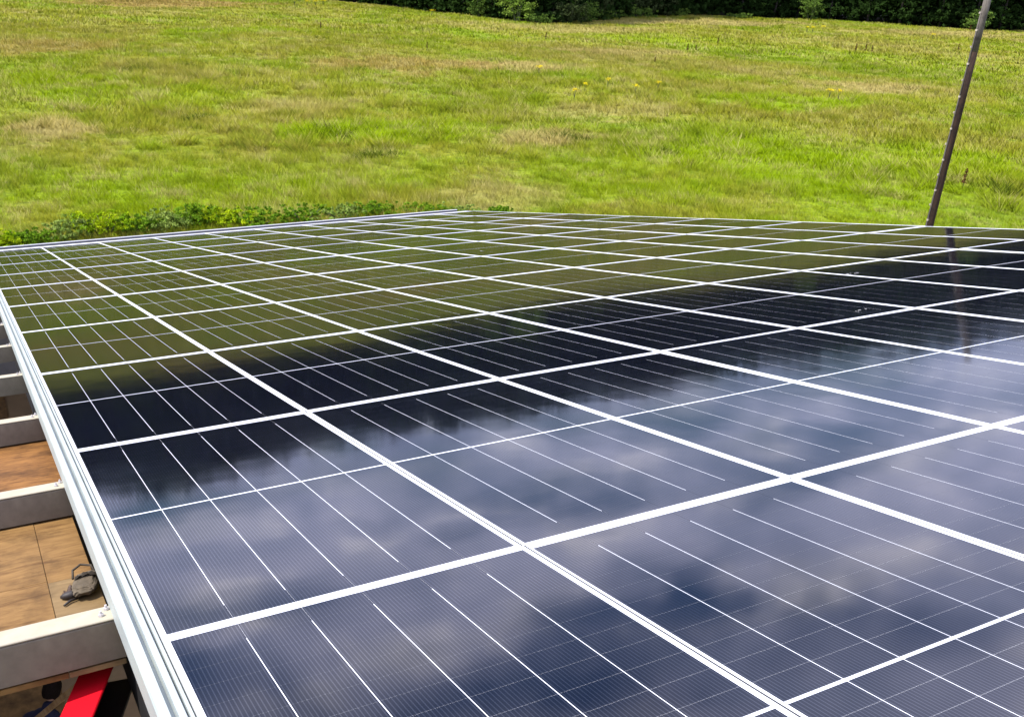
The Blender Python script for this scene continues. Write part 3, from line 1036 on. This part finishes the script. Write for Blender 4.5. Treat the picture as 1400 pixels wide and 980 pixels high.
str_low, str_high = string_mesh(True), string_mesh(False)
ORD = ['first', 'second', 'third', 'fourth', 'fifth', 'sixth', 'seventh', 'eighth', 'ninth', 'tenth']
NCOL, ROWS = 10, range(-1, 9)
for a in ROWS:
    for b in range(NCOL):
        px = b * W + gx0 + (0.010 if b == 0 else 0)
        o = empty('solar_panel', roof(px, a * L + gy0, 0), RX)
        rowname = 'row nearest the camera' if a == -1 else 'last row before the eave' if a == 8 else ORD[a + 1] + ' row from the camera'
        colname = 'touching the edge trim' if b == 0 else 'at the right end' if b == 9 else ORD[b] + ' from the left'
        tag(o, 'solar panel %s in the %s' % (colname, rowname), 'solar panel', 'solar panels laid in a grid on the roof')
        sx = (PW - .010) / PW if b == 0 else 1.0
        o.scale = (sx, 1, 1)
        # tiny mounting differences between panels
        o.rotation_euler = (-SLOPE + random.gauss(0, .0009), random.gauss(0, .0009), 0)
        link('frame_rail', rail_long, o)
        link('frame_rail', rail_long, o, (PW - LIPX, 0, 0))
        link('frame_rail', rail_short, o)
        link('frame_rail', rail_short, o, (0, PL - LIPY, 0))
        link('backsheet', lam, o)
        if b < NCOL - 1:
            link('gap_seal', seal, o, (PW, 0, 0))
        near = (a == -1 and b <= 3) or (a == 0 and b <= 4)
        for c in range(6):
            xx = x_first + c * COLP
            if near:
                for k in range(22):
                    yy = y_lo + k * CELLP + (.011 if k >= 11 else 0)
                    link('solar_cell', cell_end if (k in (0, 21) and c < 5) else cell_me, o, (xx, yy, 0))
            else:
                link('cell_string', str_low, o, (xx, y_lo, 0))
                link('cell_string', str_high, o, (xx, y_lo + 11 * CELLP + .011, 0))

# ------------------------------------------------------------------ barn under the panels
barn = empty('barn', roof(0, 0, 0), RX, label='barn with open steel purlins on its left, carrying the solar panel roof', cat='barn')
XR = NCOL * W
YE = 9 * L


def profile_x(name, prof, y0, y1, mat, parent, **kw):
    """extrude a closed (x, n) outline along the slope"""
    bm = bmesh.new()
    a = [bm.verts.new((x, y0, z)) for x, z in prof]
    b = [bm.verts.new((x, y1, z)) for x, z in prof]
    n = len(prof)
    for i in range(n):
        bm.faces.new((a[i], a[(i + 1) % n], b[(i + 1) % n], b[i]))
    bm.faces.new(a[::-1])
    bm.faces.new(b)
    return link(name, bm_mesh(name, bm, mat), parent, **kw)


def profile_y(name, prof, x0, x1, mat):
    """extrude a closed (y, n) outline across the slope"""
    bm = bmesh.new()
    a = [bm.verts.new((x0, y, z)) for y, z in prof]
    b = [bm.verts.new((x1, y, z)) for y, z in prof]
    n = len(prof)
    for i in range(n):
        bm.faces.new((a[i], a[(i + 1) % n], b[(i + 1) % n], b[i]))
    bm.faces.new(a[::-1])
    bm.faces.new(b)
    return bm_mesh(name, bm, mat)


# stepped metal trim down the left edge of the array
profile_x('edge_trim', [(.008, -.006), (-.0005, -.006), (-.0015, -.022), (-.0065, -.022), (-.0075, -.006), (-.024, -.007), (-.0255, -.034), (-.037, -.034),
                        (-.0385, -.015), (-.061, -.019), (-.065, -.025), (-.068, -.088), (-.064, -.088), (-.060, -.040), (.008, -.040)],
          -2.1, YE + .62, M_TRIM, barn, label='stepped pale green grey metal trim along the left edge of the panels')
# flashing and raised lip along the eave; its shade and lit top painted by colour
link('eave_flashing', box_mesh('eave_flashing', (-.09, YE + .002, -.014), (XR, YE + .45, -.010), M_EAVE), barn)
link('eave_lip', box_mesh('eave_lip', (-.12, YE + .452, -.06), (XR - .25, YE + .53, .034), M_EAVESHADED), barn, label='raised lip along the eave, coloured dark for its shaded face')
link('eave_lit_top', box_mesh('eave_lit_top', (-.125, YE + .445, .0345), (XR - .245, YE + .55, .046), M_EAVE, bevel=.003), barn, label='pale strip for the lit top of the eave lip')
# purlins: cold rolled channels across the slope, bolted near the trim
PT = -.100
pur = profile_y('purlin', [(0, 0), (.002, .003), (.007, .006), (.098, .006), (.101, .003), (.101, -.016), (.0985, -.016), (.0985, -.0005), (.003, -.0005), (.003, -.117), (.095, -.117),
                           (.095, -.120), (0, -.120)], -3.2, XR - .05, M_PURLIN)
lit_top = box_mesh('lit_top_strip', (-3.2, -.0015, .0065), (XR - .06, .0995, .0135), M_LITTOP, bevel=.0025)  # added strip, its pale colour standing in for sun on the flange
bm = bmesh.new()
bmesh.ops.create_cone(bm, cap_ends=True, segments=6, radius1=.009, radius2=.009, depth=.007, matrix=Matrix.Translation((0, 0, .005)))
bmesh.ops.create_cone(bm, cap_ends=True, segments=10, radius1=.0045, radius2=.004, depth=.010, matrix=Matrix.Translation((0, 0, .012)))
bolt_me = bm_mesh('bolt', bm, M_BOLT)
for k in range(-1, 13):
    y0 = .396 + 1.4555 * k
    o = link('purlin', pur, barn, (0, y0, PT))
    link('lit_top_strip', lit_top, o)
    link('bolt', bolt_me, o, (-.079, .072, .0125))
    link('bolt', bolt_me, o, (-.099, .034, .0125))

# plywood sheets fixed under the purlins
PN = -.229


def sheet(x0, x1, y0, y1, mat, dz=0.0, rot=False, **kw):
    o = link('plywood_sheet', box_mesh('plywood_sheet', (x0, y0, PN - .018 - dz), (x1, y1, PN - dz), mat, bevel=.0012), barn, **kw)
    return o


sheet(-1.432, -.2135, .405, 1.160, M_PLY)
sheet(-1.432, -.2135, 1.1625, 2.300, M_PLY)
sheet(-.2115, -.052, 1.1500, 2.300, M_PLY, .0015)
sheet(-.2115, -.045, .405, 1.1470, M_PLYPALE, .0005, label='pale narrow plywood sheet beside the trim')
sheet(-1.432, .30, 2.303, 3.44, M_PLYDARK, .001, label='orange plywood sheet with dark streaks')
# rafters, coloured near black to look like beams in shade
link('rafter', box_mesh('rafter', (-.028, -2.0, -.42), (.06, YE, -.2315), M_SHADEDSTEEL), barn)
link('rafter', box_mesh('rafter', (5.5, -2.0, -.42), (5.64, YE, -.2315), M_SHADEDSTEEL), barn)
# unseen dark sheet added further left to keep sun out of the opening
link('sun_block_sheet', box_mesh('sun_block_sheet', (-6.5, -2.2, -.094), (-.95, YE + .4, -.086), M_SUNBLOCK), barn)
# walls
inv = Matrix.Rotation(SLOPE, 4, 'X')


def wall(lo, hi, mat=M_WALL):
    """an upright wall given in world coordinates, child of the tilted barn"""
    bm = bmesh.new()
    bm_box(bm, lo, hi)
    o = roof(0, 0, 0)
    for v in bm.verts:
        v.co = inv @ (v.co - o)
    return link('wall', bm_mesh('wall', bm, mat), barn)


ye_w = YE * CS
wall((-6.4, ye_w - .30, -.3), (XR - .12, ye_w - .10, Z0 - YE * SN - .33))


def gable(x0, x1):
    bm = bmesh.new()
    o = roof(0, 0, 0)
    pr = [(-1.9, -.3), (ye_w - .302, -.3), (ye_w - .302, Z0 - YE * SN - .26), (-1.9, Z0 + .15)]
    a = [bm.verts.new(inv @ (Vector((x0, y, z)) - o)) for y, z in pr]
    b = [bm.verts.new(inv @ (Vector((x1, y, z)) - o)) for y, z in pr]
    for i in range(4):
        bm.faces.new((a[i], a[(i + 1) % 4], b[(i + 1) % 4], b[i]))
    bm.faces.new(a[::-1])
    bm.faces.new(b)
    link('wall', bm_mesh('wall', bm, M_WALL), barn)


gable(XR - .32, XR - .12)
gable(-6.6, -6.402)
# floors inside
link('dirt_floor', box_mesh('dirt_floor', (-6.4, -4, -.5), (.02, ye_w - .32, 1.04), M_DIRT), kind='structure')
link('concrete_floor', box_mesh('concrete_floor', (.022, -4, -.5), (XR - .33, ye_w - .32, .87), M_CONC), kind='structure')

# ------------------------------------------------------------------ red steel brace below the nearest purlin
P1 = roof(-.060, .72, -.30)
P2 = roof(-.345, -.06, -.325)


def beam_between(name, p1, p2, w, h, mat, upish):
    d_ = (p2 - p1).normalized()
    s_ = d_.cross(upish).normalized()
    u_ = s_.cross(d_).normalized()
    Mx = Matrix((s_, d_, u_)).transposed().to_4x4()
    bm = bmesh.new()
    L_ = (p2 - p1).length
    bm_box(bm, (-w / 2, 0, -h), (w / 2, L_, 0))
    me_ = bm_mesh(name, bm, mat, bevel=.003)
    return me_, Mx


brace = empty('red_brace', P1, label='bright red painted steel beam sloping down below the nearest purlin', cat='steel beam')
me_, Mx = beam_between('top_flange', P1, P2, .104, .010, M_RED, Vector((-.10, SN, CS)))
o = link('top_flange', me_, brace)
o.rotation_euler = Mx.to_euler()
bm = bmesh.new()
Lb = (P2 - P1).length
bm_box(bm, (.040, 0.0, -.16), (.052, Lb, -.0105))
bm_box(bm, (-.052, 0.0, -.17), (.052, Lb, -.1605))
o = link('web', bm_mesh('web', bm, M_SHADEDSTEEL), brace)  # web coloured near black as the beam's unlit side
o.rotation_euler = Mx.to_euler()
col_objs = []

# ------------------------------------------------------------------ tool pouch on the plywood
pouch = empty('tool_pouch', roof(-.094, .985, PN), RX, label='crumpled grey brown canvas tool pouch lying on the plywood beside the trim', cat='tool pouch')
bm = bmesh.new()
bmesh.ops.create_icosphere(bm, subdivisions=5, radius=1)
for v in bm.verts:
    q = v.co.copy()
    nz = fbm(np.array([q.x * 3.1 + 3]), np.array([q.y * 2.6 + q.z * 2.3]), 9, 4)[0] - .5
    fold = .07 * math.sin(q.y * 9 + q.x * 4) * max(0, q.z)
    q = Vector((math.copysign(abs(q.x) ** .55, q.x), math.copysign(abs(q.y) ** .6, q.y), math.copysign(abs(q.z) ** .7, q.z)))
    q *= 1 + .34 * nz + fold
    sag = .78 + .22 * q.y
    v.co = Vector((q.x * .042 + q.y * .016, q.y * .078, .027 + q.z * .029 * sag))
    v.co.z = max(v.co.z, .0005)
link('pouch_body', bm_mesh('pouch_body', bm, M_CANVAS, smooth=True), pouch)
strap_bm = bmesh.new()
bm_tube(strap_bm, [(-.035, .075, .03), (-.030, .118, .045), (.0, .135, .055), (.035, .120, .05), (.045, .08, .03)], .0045, 8)
fl = bmesh.new()
for i in range(9):
    for j in range(7):
        u_, w_ = i / 8 - .5, j / 6
        fl.verts.new((u_ * .078 + .004 + w_ * .010, .012 + w_ * .066, .0605 - .9 * u_ * u_ * .05 - w_ * w_ * .016 + .003 * math.sin(u_ * 17 + w_ * 5)))
fl.verts.ensure_lookup_table()
for i in range(8):
    for j in range(6):
        fl.faces.new([fl.verts[k_] for k_ in (i * 7 + j, i * 7 + 7 + j, i * 7 + 8 + j, i * 7 + 1 + j)])
ext = bmesh.ops.solidify(fl, geom=list(fl.faces), thickness=.003)
link('flap', bm_mesh('flap', fl, M_STRAP, smooth=True), pouch)
link('strap', bm_mesh('strap', strap_bm, M_STRAP, smooth=True), pouch)
bm = bmesh.new()
bm_tube(bm, [(-.030, -.030, .014), (-.052, -.034, .016), (-.076, -.026, .012), (-.088, -.020, .009)], [.013, .016, .012, .006], 12)
bm_tube(bm, [(-.036, -.056, .008), (-.062, -.066, .008), (-.084, -.090, .006)], [.005, .005, .004], 8)
link('tool_handle', bm_mesh('tool_handle', bm, M_BLACK, smooth=True), pouch)
# a rag half pulled out of the pouch
bm = bmesh.new()
for i in range(10):
    for j in range(8):
        u_, w_ = i / 9 - .5, j / 7 - .5
        bm.verts.new((-.055 + u_ * .048 + .012 * w_, .008 + w_ * .060 + .01 * u_, .020 + .010 * math.sin(u_ * 9 + 1) + .008 * math.sin(w_ * 11 + u_ * 6) - .04 * (u_ * u_ + w_ * w_)))
bm.verts.ensure_lookup_table()
for i in range(9):
    for j in range(7):
        bm.faces.new([bm.verts[k_] for k_ in (i * 8 + j, i * 8 + 8 + j, i * 8 + 9 + j, i * 8 + 1 + j)])
bmesh.ops.solidify(bm, geom=list(bm.faces), thickness=.003)
link('rag', bm_mesh('rag', bm, M_PINK, smooth=True), pouch)

# ------------------------------------------------------------------ person working below
FZ = 1.04


def skin_body(name, nodes, edges, mat, parent, sub=2):
    me_ = bpy.data.meshes.new(name)
    me_.from_pydata([n[0] for n in nodes], edges, [])
    o_ = link(name, me_, parent)
    sk = o_.modifiers.new('skin', 'SKIN')
    for i, n in enumerate(nodes):
        v = me_.skin_vertices[0].data[i]
        v.radius = n[1] if isinstance(n[1], tuple) else (n[1], n[1])
        v.use_root = i == 0
    ss = o_.modifiers.new('sub', 'SUBSURF')
    ss.levels = ss.render_levels = sub
    me_.materials.append(mat)
    return o_


person = empty('person', (-.38, 6.08, FZ), (0, 0, R(-35)), label='person in a navy top with dark hair bending forward below the plywood', cat='person')
# body axis: the person faces local +Y and bends forward
body = [((0, -.10, .95), (.16, .13)), ((0, -.02, 1.12), (.15, .12)), ((0, .12, 1.32), (.18, .13)), ((0, .24, 1.46), (.17, .11)), ((0, .31, 1.53), .062), ((0, .37, 1.60), .075),
        ((.21, .24, 1.43), .070), ((.30, .34, 1.18), .052), ((.22, .52, 1.02), .040), ((.20, .60, .99), .036),
        ((-.21, .24, 1.43), .070), ((-.30, .34, 1.18), .052), ((-.22, .52, 1.02), .040), ((-.20, .60, .99), .036),
        ((.10, -.08, .86), .105), ((.13, .04, .48), .072), ((.13, -.05, .10), .048), ((.14, .08, .045), .042), ((.145, .17, .04), .034),
        ((-.10, -.08, .86), .105), ((-.13, .00, .48), .072), ((-.13, -.12, .10), .048), ((-.14, .01, .045), .042), ((-.145, .10, .04), .034)]
be = [(0, 1), (1, 2), (2, 3), (3, 4), (4, 5), (3, 6), (6, 7), (7, 8), (8, 9), (3, 10), (10, 11), (11, 12), (12, 13), (0, 14), (14, 15), (15, 16), (16, 17), (17, 18),
      (0, 19), (19, 20), (20, 21), (21, 22), (22, 23)]
skin_body('body', body, be, M_NAVY, person)
link_head = bmesh.new()
bmesh.ops.create_icosphere(link_head, subdivisions=3, radius=1)
for v in link_head.verts:
    q = v.co
    f_ = 1.0
    if q.y > .75 and abs(q.x) < .25 and abs(q.z + .1) < .25:
        f_ = 1.16
    v.co = Vector((q.x * .078 * (1 - .18 * max(0, -q.z)), q.y * .098 * f_, q.z * .115 - (.02 if q.y > .5 else 0)))
hd = link('head', bm_mesh('head', link_head, M_SKIN, smooth=True), person, (0, .43, 1.68))
hd.rotation_euler = (R(-40), 0, 0)
bm = bmesh.new()
bmesh.ops.create_icosphere(bm, subdivisions=3, radius=1)
bmesh.ops.delete(bm, geom=[v for v in bm.verts if v.co.z < -.8 or (v.co.y > .45 and v.co.z < .25)], context='VERTS')
for v in bm.verts:
    q = v.co
    k_ = 1.08 + .06 * random.random()
    v.co = Vector((q.x * .084 * k_, q.y * .104 * k_, q.z * .120 * k_ + .004))
hr = link('hair', bm_mesh('hair', bm, M_HAIR, smooth=True), person, (0, .425, 1.685))
hr.rotation_euler = (R(-40), 0, 0)
for sx in (1, -1):
    hand = [((0, 0, 0), (.030, .016)), ((0, .05, -.01), (.038, .015)), ((0, .085, -.015), (.040, .014))]
    he = [(0, 1), (1, 2)]
    for fi, (fx_, fl) in enumerate(((-.030, .066), (-.010, .076), (.010, .072), (.029, .058))):
        b0 = len(hand)
        hand += [((fx_, .10, -.018), .0095), ((fx_ * 1.1, .10 + fl * .5, -.030), .009), ((fx_ * 1.15, .10 + fl * .85, -.055), .008)]
        he += [(2, b0), (b0, b0 + 1), (b0 + 1, b0 + 2)]
    b0 = len(hand)
    hand += [((-.045 * sx, .045, -.012), .011), ((-.066 * sx, .075, -.022), .010), ((-.070 * sx, .10, -.034), .0085)]
    he += [(1, b0), (b0, b0 + 1), (b0 + 1, b0 + 2)]
    h_ = skin_body('hand', hand, he, M_SKIN, person, 1)
    h_.location = (.20 * sx, .595, .985)
    h_.rotation_euler = (R(-20), 0, 0)

# a loose timber leaning up beside the person
PK0, PK1 = Vector((-1.25, 7.26, 1.045)), Vector((.23, 5.38, 3.70))
me_, Mx = beam_between('plank', PK0, PK1, .055, .045, M_PLANK, Vector((-.2, -.9, .9)))
o = link('timber_plank', me_, loc=PK0, label='long bare timber plank leaning between the person and the red beam', cat='plank')
o.rotation_euler = Mx.to_euler()

# ------------------------------------------------------------------ small white splashes on the glass
for i, (x, y, sz, lab) in enumerate(((4.79, 15.26, .10, 'white bird dropping on the far panels left of centre'), (6.97, 3.72, .055, 'white splash on a panel joint right of centre'),
                                     (5.39, 2.32, .030, 'faint white splash on the dark panel right of centre'), (6.11, 9.09, .045, 'tiny white splash on the olive panels in mid distance'))):
    r = random.Random(i + 60)
    bm = bmesh.new()
    for k in range(5):
        ox, oy, s_ = r.gauss(0, sz * .8), r.gauss(0, sz * .8), sz * r.uniform(.15, .32)
        zc = .0012 + .0003 * k
        ring = [bm.verts.new((ox + math.cos(a * .6283) * s_ * r.uniform(.6, 1.2), oy + math.sin(a * .6283) * s_ * r.uniform(.6, 1.2), zc)) for a in range(10)]
        top = bm.verts.new((ox, oy, zc + .002))
        for a in range(10):
            bm.faces.new((ring[a], ring[(a + 1) % 10], top))
    o = link('bird_dropping', bm_mesh('bird_dropping', bm, M_SPLASH), loc=roof(x, y, 0), label=lab, cat='bird dropping', group='white splashes on the panels')
    o.rotation_euler = RX
